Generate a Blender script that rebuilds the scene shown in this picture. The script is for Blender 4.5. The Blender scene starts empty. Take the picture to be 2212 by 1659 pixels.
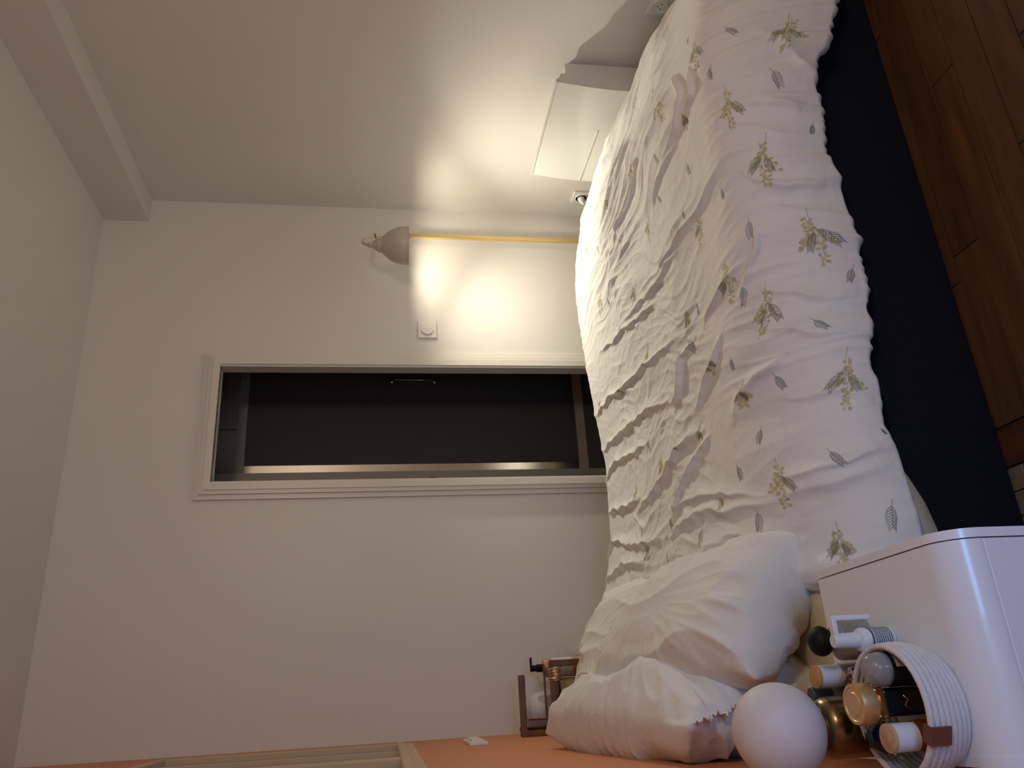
import bpy, bmesh, math, random
import numpy as np
from mathutils import Vector, Matrix
C = bpy.context.scene.collection
random.seed(4); rng = np.random.default_rng(4)
PI = math.pi

# ------------------------------------------------------------------ camera
cam_d = bpy.data.cameras.new('camera'); cam = bpy.data.objects.new('camera', cam_d); C.objects.link(cam)
yaw, pitch, roll = 0.396185592, 0.158026637, 0.0025678765
cy_, sy_, cp_, sp_ = math.cos(yaw), math.sin(yaw), math.cos(pitch), math.sin(pitch)
fw = Vector((sy_*cp_, cy_*cp_, -sp_)); r0 = Vector((cy_, -sy_, 0)); u0 = r0.cross(fw)
rr = math.cos(roll)*r0 + math.sin(roll)*u0; uu = -math.sin(roll)*r0 + math.cos(roll)*u0
M = Matrix((-uu, rr, -fw)).transposed().to_4x4()          # the phone was held sideways: the frame is rolled by a quarter turn
M.translation = Vector((0, 0, 1.27))
cam.matrix_world = M
cam_d.sensor_fit = 'HORIZONTAL'; cam_d.sensor_width = 36; cam_d.lens = 1712.79/2212*36
cam_d.clip_start = 0.02
bpy.context.scene.camera = cam
# ------------------------------------------------------------------ world, lights, exposure
sc = bpy.context.scene
w = bpy.data.worlds.new('world'); sc.world = w; w.use_nodes = True
w.node_tree.nodes['Background'].inputs[0].default_value = (0.10, 0.14, 0.30, 1)
w.node_tree.nodes['Background'].inputs[1].default_value = 0.1
sc.view_settings.view_transform = 'Standard'; sc.view_settings.look = 'None'
sc.view_settings.exposure = 0.0; sc.view_settings.gamma = 1.0; sc.view_settings.use_curve_mapping = False
BULB = 190.0            # lamp bulb
WARM = 16.0              # warm fill added behind the camera, no lamp modelled
SCREEN = 5.2  # cool fill for the nightstand and near duvet
SPOT = 50.0          # downward share of the lamp's reflector bulb
def area(name, loc, aim, size, power, col, sy=None):
    l = bpy.data.lights.new(name, 'AREA'); l.energy = power; l.color = col; l.size = size
    if sy: l.shape = 'RECTANGLE'; l.size_y = sy
    o = bpy.data.objects.new(name, l); C.objects.link(o); o.location = loc
    o.rotation_euler = (Vector(aim)-Vector(loc)).to_track_quat('-Z', 'Y').to_euler()
    return o
area('cool_fill_light', (0.35, -0.15, 0.85), (0.1, 1.2, 0.5), 0.4, SCREEN, (0.20, 0.48, 1.0), 0.25)   # bare cool fill added behind the camera, no screen modelled
area('warm_fill_light', (1.5, -0.95, 2.1), (0.9, 3.0, 1.9), 0.4, WARM, (1.0, 0.80, 0.60))  # added fill that lifts the far wall and ceiling

# ------------------------------------------------------------------ materials
MATS = {}
def mat(name, col, rough=0.6, metal=0.0, spec=0.5, bump=None, coat=0, trans=0, ior=1.45, sheen=0, emis=None, noise=None, alpha=1):
    if name in MATS: return MATS[name]
    m = bpy.data.materials.new(name); m.use_nodes = True; nt = m.node_tree; b = nt.nodes['Principled BSDF']
    b.inputs['Base Color'].default_value = (*col, 1); b.inputs['Roughness'].default_value = rough
    b.inputs['Metallic'].default_value = metal; b.inputs['Specular IOR Level'].default_value = spec
    b.inputs['Coat Weight'].default_value = coat; b.inputs['Transmission Weight'].default_value = trans
    b.inputs['IOR'].default_value = ior; b.inputs['Sheen Weight'].default_value = sheen
    if emis: b.inputs['Emission Color'].default_value = (*emis[0], 1); b.inputs['Emission Strength'].default_value = emis[1]
    tc = nt.nodes.new('ShaderNodeTexCoord')
    if noise:   # (scale xyz, amount) : gentle mottling of the colour
        mp = nt.nodes.new('ShaderNodeMapping'); mp.inputs['Scale'].default_value = noise[0]
        nt.links.new(tc.outputs['Object'], mp.inputs[0])
        n = nt.nodes.new('ShaderNodeTexNoise'); n.inputs['Scale'].default_value = 1; n.inputs['Detail'].default_value = 6; n.inputs['Roughness'].default_value = .65
        nt.links.new(mp.outputs[0], n.inputs['Vector'])
        cr = nt.nodes.new('ShaderNodeValToRGB'); a = noise[1]
        cr.color_ramp.elements[0].position = .3; cr.color_ramp.elements[1].position = .7
        cr.color_ramp.elements[0].color = (*[c*(1-a) for c in col], 1); cr.color_ramp.elements[1].color = (*[min(1, c*(1+a)) for c in col], 1)
        nt.links.new(n.outputs['Fac'], cr.inputs[0]); nt.links.new(cr.outputs[0], b.inputs['Base Color'])
    if bump:    # (scale xyz, strength, distance)
        mp = nt.nodes.new('ShaderNodeMapping'); mp.inputs['Scale'].default_value = bump[0]
        nt.links.new(tc.outputs['Object'], mp.inputs[0])
        n = nt.nodes.new('ShaderNodeTexNoise'); n.inputs['Scale'].default_value = 1; n.inputs['Detail'].default_value = 5
        nt.links.new(mp.outputs[0], n.inputs['Vector'])
        bp = nt.nodes.new('ShaderNodeBump'); bp.inputs['Strength'].default_value = bump[1]; bp.inputs['Distance'].default_value = bump[2]
        nt.links.new(n.outputs['Fac'], bp.inputs['Height']); nt.links.new(bp.outputs[0], b.inputs['Normal'])
    MATS[name] = m
    return m
white_paint = mat('white_wall_paint', (.74, .715, .685), .42, bump=((70, 70, 70), .12, .002))
ceil_paint = mat('white_ceiling_paint', (.75, .72, .69), .7, bump=((60, 60, 60), .1, .002))
orange_paint = mat('terracotta_wall_paint', (.66, .27, .13), .6, bump=((70, 70, 70), .12, .002))
trim_paint = mat('white_gloss_paint', (.74, .71, .66), .3)
white_plastic = mat('white_plastic', (.80, .78, .74), .3)
dark_tile = mat('dark_bathroom_tile', (.05, .048, .044), .6)
dark_wall = mat('dark_bathroom_wall', (.05, .046, .04), .6)
grey_profile = mat('grey_profile', (.30, .275, .24), .4)
chrome = mat('brushed_steel', (.75, .72, .66), .16, 1.0)
black_rubber = mat('black_seal', (.006, .006, .006), .7)
navy = mat('navy_bed_fabric', (.0085, .0105, .016), .9, spec=.15, noise=((260, 260, 260), .55), bump=((700, 700, 700), .5, .001))
walnut = mat('walnut_plank', (.095, .041, .013), .5, noise=((3, 26, 26), .38), bump=((4, 60, 60), .25, .002))
walnut2 = mat('dark_walnut_plank', (.072, .030, .010), .5, noise=((3, 26, 26), .4), bump=((4, 60, 60), .25, .002))
walnut3 = mat('walnut_threshold', (.075, .028, .010), .5, noise=((26, 3, 26), .4), bump=((60, 4, 60), .25, .002))
subfloor = mat('dark_subfloor', (.010, .006, .004), .9)
beige_tile = mat('beige_stone_tile', (.17, .13, .09), .6, noise=((40, 40, 40), .25))
shade_mat = mat('cream_lamp_enamel', (.56, .50, .42), .35)
shade_in = mat('white_lamp_inside', (.85, .80, .70), .5)
brass = mat('brushed_brass', (.80, .60, .26), .28, 1.0)
old_brass = mat('dark_brass', (.24, .17, .085), .26, 1.0, noise=((30, 30, 8), .15))
globe_mat = mat('opal_glass', (.66, .63, .64), .55)
stand_mat = mat('white_lacquer', (.74, .76, .80), .28, coat=.25)
line_mat = mat('shadow_gap', (.03, .03, .035), .8)
cream_sheet = mat('cream_sheet', (.66, .60, .44), .8, bump=((25, 25, 25), .3, .01))
wood_dark = mat('stained_wood', (.16, .075, .035), .45, noise=((12, 12, 60), .4))
gold_wire = mat('gold_bangle', (.90, .68, .40), .2, 1.0)
beige_frame = mat('beige_sash_frame', (.60, .44, .28), .45)
blind_glass = mat('grey_window_pane', (.34, .33, .34), .35, coat=.2)
rope_mat = mat('white_rope', (.66, .65, .66), .85, bump=((180, 180, 900), .6, .003))
leather = mat('brown_leather_tag', (.16, .055, .035), .5)

# ------------------------------------------------------------------ mesh helpers
def setp(o, label=None, cat=None, group=None, kind=None):
    if label: o['label'] = label
    if cat: o['category'] = cat
    if group: o['group'] = group
    if kind: o['kind'] = kind
    return o
def thing(name, label, cat, loc=(0, 0, 0), rotz=0, group=None):
    o = bpy.data.objects.new(name, None); C.objects.link(o); o.location = loc; o.rotation_euler = (0, 0, rotz)
    o.empty_display_size = .02
    return setp(o, label, cat, group)
def obj(name, bm, m, parent=None, smooth=False, loc=None, auto=None):
    me = bpy.data.meshes.new(name); bm.normal_update(); bm.to_mesh(me); bm.free()
    for x in (m if isinstance(m, (list, tuple)) else [m]): me.materials.append(x)
    if smooth: me.shade_smooth()
    if auto: me.shade_smooth(); me.set_sharp_from_angle(angle=math.radians(auto))
    o = bpy.data.objects.new(name, me); C.objects.link(o)
    if parent: o.parent = parent
    if loc: o.location = loc
    return o
def struct(name, bm, m, parent=None, **k):
    o = obj(name, bm, m, parent, **k)
    if not parent: o['kind'] = 'structure'
    return o
def NB(): return bmesh.new()
def box(bm, x0, x1, y0, y1, z0, z1, bev=0, seg=2, mi=0):
    vs = [bm.verts.new((x, y, z)) for x in (x0, x1) for y in (y0, y1) for z in (z0, z1)]
    q = [(0, 1, 3, 2), (4, 6, 7, 5), (0, 4, 5, 1), (2, 3, 7, 6), (0, 2, 6, 4), (1, 5, 7, 3)]
    fs = [bm.faces.new([vs[i] for i in f]) for f in q]
    for f in fs: f.material_index = mi
    if bev:
        es = list({e for f in fs for e in f.edges})
        r = bmesh.ops.bevel(bm, geom=es, offset=bev, segments=seg, affect='EDGES', profile=.5)
        for f in r['faces']: f.material_index = mi
    return bm
def bx(*a, **k): return box(NB(), *a, **k)
def lathe(bm, prof, n=32, c=(0, 0, 0), mi=0, cap=True, squash=1.0):
    rings = []
    for r, z in prof:
        if r < 1e-6: rings.append([bm.verts.new((c[0], c[1], c[2]+z))])
        else: rings.append([bm.verts.new((c[0]+r*math.cos(2*PI*i/n), c[1]+squash*r*math.sin(2*PI*i/n), c[2]+z)) for i in range(n)])
    for a, b in zip(rings, rings[1:]):
        for i in range(n):
            j = (i+1) % n
            if len(a) == 1 and len(b) == 1: continue
            if len(a) == 1: f = bm.faces.new((a[0], b[j], b[i]))
            elif len(b) == 1: f = bm.faces.new((a[i], a[j], b[0]))
            else: f = bm.faces.new((a[i], a[j], b[j], b[i]))
            f.material_index = mi
    if cap:
        if len(rings[0]) > 1: bm.faces.new(rings[0][::-1]).material_index = mi
        if len(rings[-1]) > 1: bm.faces.new(rings[-1]).material_index = mi
    return bm
def tube(bm, pts, r, n=10, mi=0, cap=True):
    pts = [Vector(p) for p in pts]; rs = r if isinstance(r, (list, tuple)) else [r]*len(pts)
    rings = []; prev = None
    for i, p in enumerate(pts):
        t = (pts[min(i+1, len(pts)-1)]-pts[max(i-1, 0)]).normalized()
        a = prev if prev is not None else (Vector((0, 0, 1)) if abs(t.z) < .9 else Vector((1, 0, 0)))
        nrm = (a-t*a.dot(t)).normalized(); prev = nrm; b = t.cross(nrm)
        rings.append([bm.verts.new(p+rs[i]*(math.cos(2*PI*k/n)*nrm+math.sin(2*PI*k/n)*b)) for k in range(n)])
    for a, b in zip(rings, rings[1:]):
        for k in range(n):
            j = (k+1) % n; bm.faces.new((a[k], a[j], b[j], b[k])).material_index = mi
    if cap: bm.faces.new(rings[0][::-1]); bm.faces.new(rings[-1])
    return bm
def sphere(bm, c, r, nu=32, nv=20, sz=1.0):
    prof = [(r*math.sin(PI*i/nv), -r*sz*math.cos(PI*i/nv)) for i in range(nv+1)]
    prof[0] = (0, prof[0][1]); prof[-1] = (0, prof[-1][1])
    return lathe(bm, prof, nu, c, cap=False)
def prism(bm, pts, axis, a0, a1, mi=0):
    """polygon pts (2-D) extruded along axis 'x' or 'y' or 'z' from a0 to a1"""
    def P(p, a): return {'x': (a, p[0], p[1]), 'y': (p[0], a, p[1]), 'z': (p[0], p[1], a)}[axis]
    A = [bm.verts.new(P(p, a0)) for p in pts]; B = [bm.verts.new(P(p, a1)) for p in pts]; n = len(pts)
    bm.faces.new(A).material_index = mi; bm.faces.new(B[::-1]).material_index = mi
    for i in range(n): bm.faces.new((A[i], B[i], B[(i+1) % n], A[(i+1) % n])).material_index = mi
    bmesh.ops.recalc_face_normals(bm, faces=bm.faces[:])
    return bm
def copy_tree(o, parent=None):
    c = o.copy(); C.objects.link(c); c.parent = parent
    for ch in list(o.children): copy_tree(ch, c)
    return c
def text(body, size, m, parent, loc, rot, name='lettering', depth=.0002, align='CENTER'):
    cu = bpy.data.curves.new(name, 'FONT'); cu.body = body; cu.size = size; cu.extrude = depth
    cu.align_x = align; cu.align_y = 'CENTER'
    tmp = bpy.data.objects.new(name, cu); C.objects.link(tmp)
    dg = bpy.context.evaluated_depsgraph_get(); me = bpy.data.meshes.new_from_object(tmp.evaluated_get(dg))
    bpy.data.objects.remove(tmp); me.materials.clear(); me.materials.append(m)
    o = bpy.data.objects.new(name, me); C.objects.link(o); o.parent = parent; o.location = loc; o.rotation_euler = rot
    return o

# ------------------------------------------------------------------ numpy noise
def lattice(seed): return np.random.default_rng(seed).uniform(0, 2*PI, (256, 256))
_lat = {}
def perlin(x, y, seed=0):
    if seed not in _lat:
        a = lattice(seed); _lat[seed] = (np.cos(a), np.sin(a))
    gx, gy = _lat[seed]
    xi = np.floor(x).astype(int); yi = np.floor(y).astype(int); xf = x-xi; yf = y-yi
    sx = xf*xf*xf*(xf*(xf*6-15)+10); sy = yf*yf*yf*(yf*(yf*6-15)+10)
    def g(i, j):
        a = (xi+i) & 255; b = (yi+j) & 255
        return gx[a, b]*(xf-i)+gy[a, b]*(yf-j)
    n0 = g(0, 0)*(1-sx)+g(1, 0)*sx; n1 = g(0, 1)*(1-sx)+g(1, 1)*sx
    return (n0*(1-sy)+n1*sy)*1.5
def ss(a, b, x):
    t = np.clip((x-a)/(b-a), 0, 1); return t*t*(3-2*t)
def grid_mesh(name, P, m, parent=None, uv=None, closed=False):
    """P: (n, k, 3) array -> smooth quad mesh"""
    n, k = P.shape[:2]
    idx = np.arange(n*k).reshape(n, k)
    f = np.stack([idx[:-1, :-1], idx[1:, :-1], idx[1:, 1:], idx[:-1, 1:]], -1).reshape(-1, 4)
    return quads(name, P.reshape(-1, 3), f, m, parent, uv.reshape(-1, 2) if uv is not None else None)
def quads(name, V, F, m, parent=None, uv=None):
    me = bpy.data.meshes.new(name)
    me.vertices.add(len(V)); me.vertices.foreach_set('co', V.astype(np.float32).ravel())
    me.loops.add(F.size); me.loops.foreach_set('vertex_index', F.astype(np.int32).ravel())
    me.polygons.add(len(F)); me.polygons.foreach_set('loop_start', np.arange(0, F.size, 4, dtype=np.int32))
    me.update(calc_edges=True); me.validate()
    if uv is not None:
        l = me.uv_layers.new(name='print'); l.data.foreach_set('uv', uv[F.ravel()].astype(np.float32).ravel())
    for x in (m if isinstance(m, (list, tuple)) else [m]): me.materials.append(x)
    me.shade_smooth()
    o = bpy.data.objects.new(name, me); C.objects.link(o)
    if parent: o.parent = parent
    return o

# ------------------------------------------------------------------ room shell
XR, YF, ZC = 2.225, 3.18, 2.505        # right wall, far wall, ceiling
YB = -1.2                              # wall behind the camera
def xl(y): return -0.154+0.0239*y      # the terracotta wall is a little out of square
DX0, DX1, DZ = 0.89, 1.412, 1.962      # doorway

b = NB()
prism(b, [(xl(YF)-.1, 0), (DX0, 0), (DX0, DZ), (DX1, DZ), (DX1, 0), (XR+.1, 0), (XR+.1, ZC), (xl(YF)-.1, ZC)], 'y', YF, YF+.045)
struct('wall_far', b, white_paint)
struct('wall_right', bx(XR, XR+.1, YB, YF, 0, ZC), white_paint)
# left wall with a window opening
WY0, WY1, WZ0, WZ1 = 1.25, 2.93, 1.19, 1.99
b = NB()
def lwall(b, y0, y1, z0, z1):
    prism(b, [(xl(y0)-.12, y0), (xl(y0), y0), (xl(y1), y1), (xl(y1)-.12, y1)], 'z', z0, z1)
lwall(b, YB, WY0, 0, ZC); lwall(b, WY1, YF, 0, ZC); lwall(b, WY0, WY1, 0, WZ0); lwall(b, WY0, WY1, WZ1, ZC)
struct('wall_left', b, orange_paint)
# wall behind the camera, with an unseen window added for cool light
b = NB(); a0, a1, c0, c1 = .35, 1.55, .75, 2.0
box(b, -.3, a0, YB-.12, YB, 0, ZC); box(b, a1, XR+.1, YB-.12, YB, 0, ZC); box(b, a0, a1, YB-.12, YB, 0, c0); box(b, a0, a1, YB-.12, YB, c1, ZC)
struct('wall_back', b, white_paint)
wb = NB()
for q in ((a0, a1, c0, c0+.05), (a0, a1, c1-.05, c1), (a0, a0+.05, c0, c1), (a1-.05, a1, c0, c1), ((a0+a1)/2-.025, (a0+a1)/2+.025, c0, c1)):
    box(wb, q[0], q[1], YB-.09, YB-.03, q[2], q[3])
struct('window_added', wb, trim_paint)
struct('ceiling', bx(-.35, XR+.1, YB-.12, YF+.12, ZC, ZC+.1), ceil_paint)
struct('trim_1', bx(2.112, XR, YB, YF, 2.314, ZC), white_paint)['label'] = 'white boxed beam under the ceiling along the right wall'
struct('baseboard_right', bx(XR-.014, XR, YB, YF, 0, .08, bev=.003), trim_paint)
b = NB(); box(b, xl(3.18)+.02, DX0-.06, YF-.014, YF, 0, .08, bev=.003); box(b, DX1+.06, XR-.014, YF-.014, YF, 0, .08, bev=.003)
struct('baseboard_far', b, trim_paint)

# floor: slab, planks, threshold, stone tiles
fl = struct('floor', bx(-.3, XR+.1, YB-.12, YF+.12, -.06, -.006), subfloor)
rows = []
PWd = .0845
y = 1.383+PWd*3
k = 0
while y > YB:
    y1 = y; y0 = y-PWd
    fixed = {3: [.89, 1.72], 4: [1.30, 1.95], 5: [.74, 1.60], 6: [1.003, 1.78], 7: [1.208, 2.0], 8: [.83, 1.53], 9: [1.12, 1.87]}
    js = fixed.get(k, sorted([.49+.25+random.random()*.4, 1.3+random.random()*.5]))
    js = [.489]+js+[XR]
    for a, c in zip(js, js[1:]): rows.append((a, c, max(y0, YB), y1, random.choice((0, 0, 1))))
    y = y0; k += 1
rest = {0: NB(), 1: NB()}
for a, c, y0, y1, m in rows:
    if y1 < .85 or y0 > 1.42:
        box(rest[m], a+.0012, c-.0012, y0+.0011, y1-.0011, -.006, 0)
    else:
        g = bx(a+.0014, c-.0014, y0+.0013, y1-.0013, -.02, random.uniform(-.0007, .0004))
        obj('plank', g, (walnut, walnut2)[m], fl)
for m in rest: setp(obj('plank', rest[m], (walnut, walnut2)[m], fl), kind='stuff')
obj('threshold', bx(.4055, .4865, YB, 1.45, -.02, .0005, bev=.001, seg=1), walnut3, fl)
g = NB(); ts = .049
for i in range(11):
    for j in range(-20, 32):
        x1 = .403-i*ts; y1 = 1.47-j*ts
        if x1-ts < -.13 or y1-ts < YB: continue
        if x1 > .2 and 1.1 < y1 < 1.47:
            obj('tile', bx(x1-ts+.001, x1-.001, y1-ts+.001, y1-.001, -.02, random.uniform(-.001, .0005), bev=.0012, seg=1), beige_tile, fl)
        else: box(g, x1-ts+.001, x1-.001, y1-ts+.001, y1-.001, -.006, 0)
setp(obj('tile', g, beige_tile, fl), kind='stuff')

# door casing and lining
cz = 2.012
b = NB()
def casing(b, x0, x1, z1, wd, y0, y1):
    box(b, x0, x0+wd, y0, y1, 0, z1); box(b, x1-wd, x1, y0, y1, 0, z1); box(b, x0+wd, x1-wd, y0, y1, z1-wd, z1)
casing(b, .832, 1.469, cz, .062, YF-.012, YF+.001)
casing(b, .852, 1.449, cz-.02, .040, YF-.022, YF-.011)
casing(b, .868, 1.433, cz-.036, .026, YF-.028, YF-.021)
dr = struct('door_1', b, trim_paint)
b = NB(); casing(b, DX0-.001, DX1+.001, DZ+.002, .014, YF-.02, YF+.045)
obj('door_lining', b, trim_paint, dr)

# dark shower room seen through the doorway
b = NB(); box(b, .30, .32, YF+.04, 4.7, 0, ZC); box(b, 2.3, 2.32, YF+.04, 4.7, 0, ZC); box(b, .3, 2.32, 4.7, 4.72, 0, ZC); box(b, .3, 2.32, YF+.04, 4.72, ZC-.2, ZC)
struct('wall_shower', b, dark_wall)
struct('trim_2', bx(.3, 2.32, YF+.04, 4.72, -.05, -.001), dark_tile)['label'] = 'dark tiled floor of the shower room'
sh = thing('shower_enclosure', 'dark shower enclosure with grey frame and bright steel strip beyond the doorway', 'shower', (1.05, 3.6, 0))
def sp(name, g, m, par=sh, **k):
    o = obj(name, g, m, par, **k); o.location = (-sh.location.x, -sh.location.y, 0) if par is sh else (0, 0, 0); return o
sp('frame_post', bx(1.010, 1.060, 3.585, 3.625, 0, 2.3), grey_profile)
sp('steel_strip', bx(1.060, 1.099, 3.597, 3.620, .335, 1.905, bev=.002), chrome)
sp('top_rail', bx(1.060, 1.95, 3.597, 3.625, 1.905, 1.945), mat('dark_grey_profile', (.20, .19, .17), .4))
sp('bottom_rail', bx(1.060, 1.95, 3.592, 3.627, .298, .342), grey_profile)
sp('plinth', bx(1.060, 1.95, 3.597, 3.627, 0, .298), dark_wall)
sp('seal', bx(.998, 1.010, 3.60, 3.62, 0, 2.3), black_rubber)
gl = sp('glass_pane', bx(1.099, 1.95, 3.606, 3.612, .342, 1.905), mat('smoked_glass', (.075, .072, .066), .5, spec=.15, trans=.25, ior=1.3))
tl = NB()
for i in range(5):
    for j in range(5):
        x0 = 1.0+i*.27; z0 = .02+j*.46
        box(tl, x0+.001, x0+.268, 4.35, 4.37, z0+.001, z0+.458, bev=.002, seg=1)
sp('tile_panel', tl, dark_tile)['kind'] = 'stuff'
sp('door_knob', lathe(NB(), [(0, -.02), (.011, -.02), (.013, -.006), (.013, .006), (.007, .014), (0, .014)], 20, (1.013, 3.575, 1.06)), chrome, smooth=False)
hd = thing('towel_rail', 'thin steel rail on two round mounts across the dark shower pane', 'rail', (1.497, 3.570, 1.139))
obj('rail_bar', tube(NB(), [(.016, 0, -.128), (.016, 0, .127)], .0035), chrome, hd, smooth=True)
for dz in (-.103, .102):
    obj('mount', tube(NB(), [(.016, 0, dz), (-.004, 0, dz)], .009, 14), chrome, hd, smooth=True)
    obj('mount_arm', bx(-.004, .016, 0, .036, dz-.004, dz+.004), chrome, hd)
area('shower_fill_light', (1.5, 3.95, 2.2), (1.5, 4.2, 1.0), .3, .7, (1.0, .9, .78))  # weak fill added so the unlit shower room isn't black
# bright strip at the shower ceiling: small hinge seen near the top
setp(obj('pivot_hinge', bx(1.588, 1.606, 3.57, 3.60, 1.955, 1.985, bev=.003), chrome), 'small bright steel hinge at the top of the dark doorway', 'hinge')

# ------------------------------------------------------------------ left wall window: two beige sashes
win = NB()
def on_left(bm, y0, y1, z0, z1, d0, d1, bev=0):
    """box on the left wall, d0..d1 out from it"""
    n0 = len(bm.verts); box(bm, d0, d1, y0, y1, z0, z1, bev=bev)
    for v in bm.verts[:] if n0 == 0 else list(bm.verts)[n0:]: v.co.x += xl(v.co.y)
fr = NB(); on_left(fr, WY0-.02, WY1+.02, WZ0-.012, WZ0+.012, -.10, .006); on_left(fr, WY0-.02, WY1+.02, WZ1-.012, WZ1+.012, -.10, .004)
on_left(fr, WY1-.006, WY1+.02, WZ0, WZ1, -.10, .004); on_left(fr, WY0-.02, WY0+.006, WZ0, WZ1, -.10, .004)
w1 = struct('window_1', fr, beige_frame)
for (ya, yb) in ((2.27, 2.925), (1.262, 2.25)):
    s = NB(); t = .028
    on_left(s, ya, yb, WZ0+.012, WZ0+.012+t, -.03, .012, .006); on_left(s, ya, yb, WZ1-.012-t*.8, WZ1-.012, -.03, .010, .006)
    on_left(s, yb-.018, yb, WZ0+.012, WZ1-.012, -.03, .008, .004); on_left(s, ya, ya+.014, WZ0+.012, WZ1-.012, -.03, .008, .004)
    sash = obj('sash', s, beige_frame, w1)
    m_ = (ya+yb)/2+.03; p_ = NB()
    on_left(p_, ya+.01, m_-.006, WZ0+.03, WZ1-.03, -.02, -.010); on_left(p_, m_+.006, yb-.014, WZ0+.03, WZ1-.03, -.02, -.010)
    obj('pane', p_, blind_glass, sash)
    p_ = NB(); on_left(p_, m_-.006, m_+.006, WZ0+.03, WZ1-.03, -.02, .002, .002); obj('glazing_bar', p_, beige_frame, sash)

# small white plate on the terracotta wall
s = NB(); on_left(s, 2.66, 2.90, .955, 1.012, 0, .010, .002)
pl = obj('wall_plate', s, white_plastic); setp(pl, 'small white plastic plate on the terracotta wall below the window', 'plate')
s = NB(); on_left(s, 2.69, 2.86, .965, 1.003, .009, .016, .003); obj('plate_cover', s, white_plastic, pl)

# ------------------------------------------------------------------ light switch on the far wall
sw = thing('light_switch', 'white square light switch with a round rocker left of the wall lamp', 'light switch', (1.588, YF, 1.088))
obj('face_plate', bx(-.041, .041, -.010, 0, -.041, .041, bev=.003), white_plastic, sw)
def disc_y(r, y0, y1, half=0, n=40, gap=.0006):
    bm = NB()
    if half == 0: pts = [(r*math.cos(2*PI*i/n), r*math.sin(2*PI*i/n)) for i in range(n)]
    else:
        a0 = PI/2 if half < 0 else -PI/2
        pts = [(r*math.cos(a0+PI*i/n)+half*gap, r*math.sin(a0+PI*i/n)) for i in range(n+1)]
    return prism(bm, pts, 'y', y0, y1)
obj('rocker_ring', disc_y(.0285, -.0125, -.009), white_plastic, sw)
obj('rocker', disc_y(.0255, -.0165, -.011, -1), white_plastic, sw)
obj('rocker', disc_y(.0255, -.0150, -.011, 1), white_plastic, sw)

# ------------------------------------------------------------------ floor lamp with bell shade
lm = thing('floor_lamp', 'brass pole lamp with a cream bell shade glowing behind the bed', 'lamp', (2.03, 3.105, 0))
LX, LY = 1.872-2.03, 2.94-3.105     # shade axis relative to the pole
obj('base', lathe(NB(), [(0, 0), (.095, 0), (.1, .004), (.1, .012), (.09, .018), (.012, .022), (.012, .04)], 40, (0, 0, 0)), brass, lm, auto=30)
obj('pole', bx(-.0088, .0088, -.0088, .0088, .022, 1.27, bev=.0015), brass, lm)
for z in (.46, .795): obj('pole_joint', bx(-.0093, .0093, -.0093, .0093, z-.0015, z+.0015), gold_wire, lm)
arm = [(0, 0, 1.25), (-.004, -.004, 1.29), (-.022, -.023, 1.325), (-.055, -.058, 1.350), (-.095, -.10, 1.365), (-.130, -.136, 1.368), (-.150, -.156, 1.358), (LX, LY, 1.343)]
obj('arm', tube(NB(), arm, [.0075, .0075, .0075, .0078, .008, .008, .007, .006], 14), mat('cream_arm', (.62, .55, .43), .4), lm, smooth=True)
zr = 1.176
prof = [(.083, 0), (.0825, .012), (.081, .03), (.077, .048), (.069, .068), (.057, .086), (.045, .099), (.036, .108), (.0315, .114)]
full = [(a, z) for a, z in prof] + [(.0315, .128), (.028, .131), (.020, .142), (.013, .152), (.011, .158), (.013, .164), (.010, .171), (0, .172)]
inner = [(a-.0022, z) for a, z in prof][::-1]
sh_ = lathe(NB(), [(.084, -.002)]+full, 56, (LX, LY, zr), cap=False)
shade = obj('lamp_shade', sh_, shade_mat, lm, auto=40)
obj('shade_lining', lathe(NB(), [(.001, .1145)]+[(a-.002, z) for a, z in prof][::-1]+[(.084, -.002)], 56, (LX, LY, zr), cap=False), shade_in, shade, smooth=True)
obj('switch_knob', tube(NB(), [(LX+.022, LY-.02, zr+.136), (LX+.034, LY-.034, zr+.142)], .0035, 8), old_brass, lm, smooth=True)
bulb = obj('bulb', sphere(NB(), (LX, LY, zr+.026), .024, 24, 14), mat('bulb_glow', (1, 1, 1), .5, emis=((1.0, .92, .72), BULB)), lm, smooth=True)
sl = bpy.data.lights.new('bulb_light', 'SPOT'); sl.energy = SPOT; sl.color = (1.0, .93, .74); sl.spot_size = math.radians(158); sl.spot_blend = 1.0; sl.shadow_soft_size = .02
so = bpy.data.objects.new('bulb_light', sl); C.objects.link(so); so.parent = lm; so.location = (LX, LY, zr-.004); so.rotation_euler = Vector((-.50, -.62, -1)).to_track_quat('-Z', 'Y').to_euler()
obj('bulb_socket', lathe(NB(), [(.014, .045), (.014, .10), (.02, .112)], 20, (LX, LY, zr)), white_plastic, lm, smooth=True)

# ------------------------------------------------------------------ wall heater
ht = thing('wall_heater', 'white curved electric wall heater behind the foot of the bed', 'heater', (XR, 2.45, .12))
def Lp(x, z): return (x-XR, z-.12)
nf = 14; front = []
for i in range(nf+1):
    t = i/nf; z = .662-t*.52
    front.append((2.104-.020*math.sin(PI*min(1, t*1.0))-.004*math.sin(PI*t), z))
outer = front; inn = [(x+.006, z) for x, z in front][::-1]
b = NB(); prism(b, [Lp(x, z) for x, z in outer+inn], 'x', 0, 1)
for v in b.verts: pass
def yprism(pts, y0, y1):
    bm = NB(); A = [bm.verts.new((p[0], y0, p[1])) for p in pts]; B = [bm.verts.new((p[0], y1, p[1])) for p in pts]; n = len(pts)
    bm.faces.new(A); bm.faces.new(B[::-1])
    for i in range(n): bm.faces.new((A[i], B[i], B[(i+1) % n], A[(i+1) % n]))
    bmesh.ops.recalc_face_normals(bm, faces=bm.faces[:]); return bm
b.free()
heat_w = mat('heater_enamel', (.60, .59, .565), .25, coat=.3)
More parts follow.
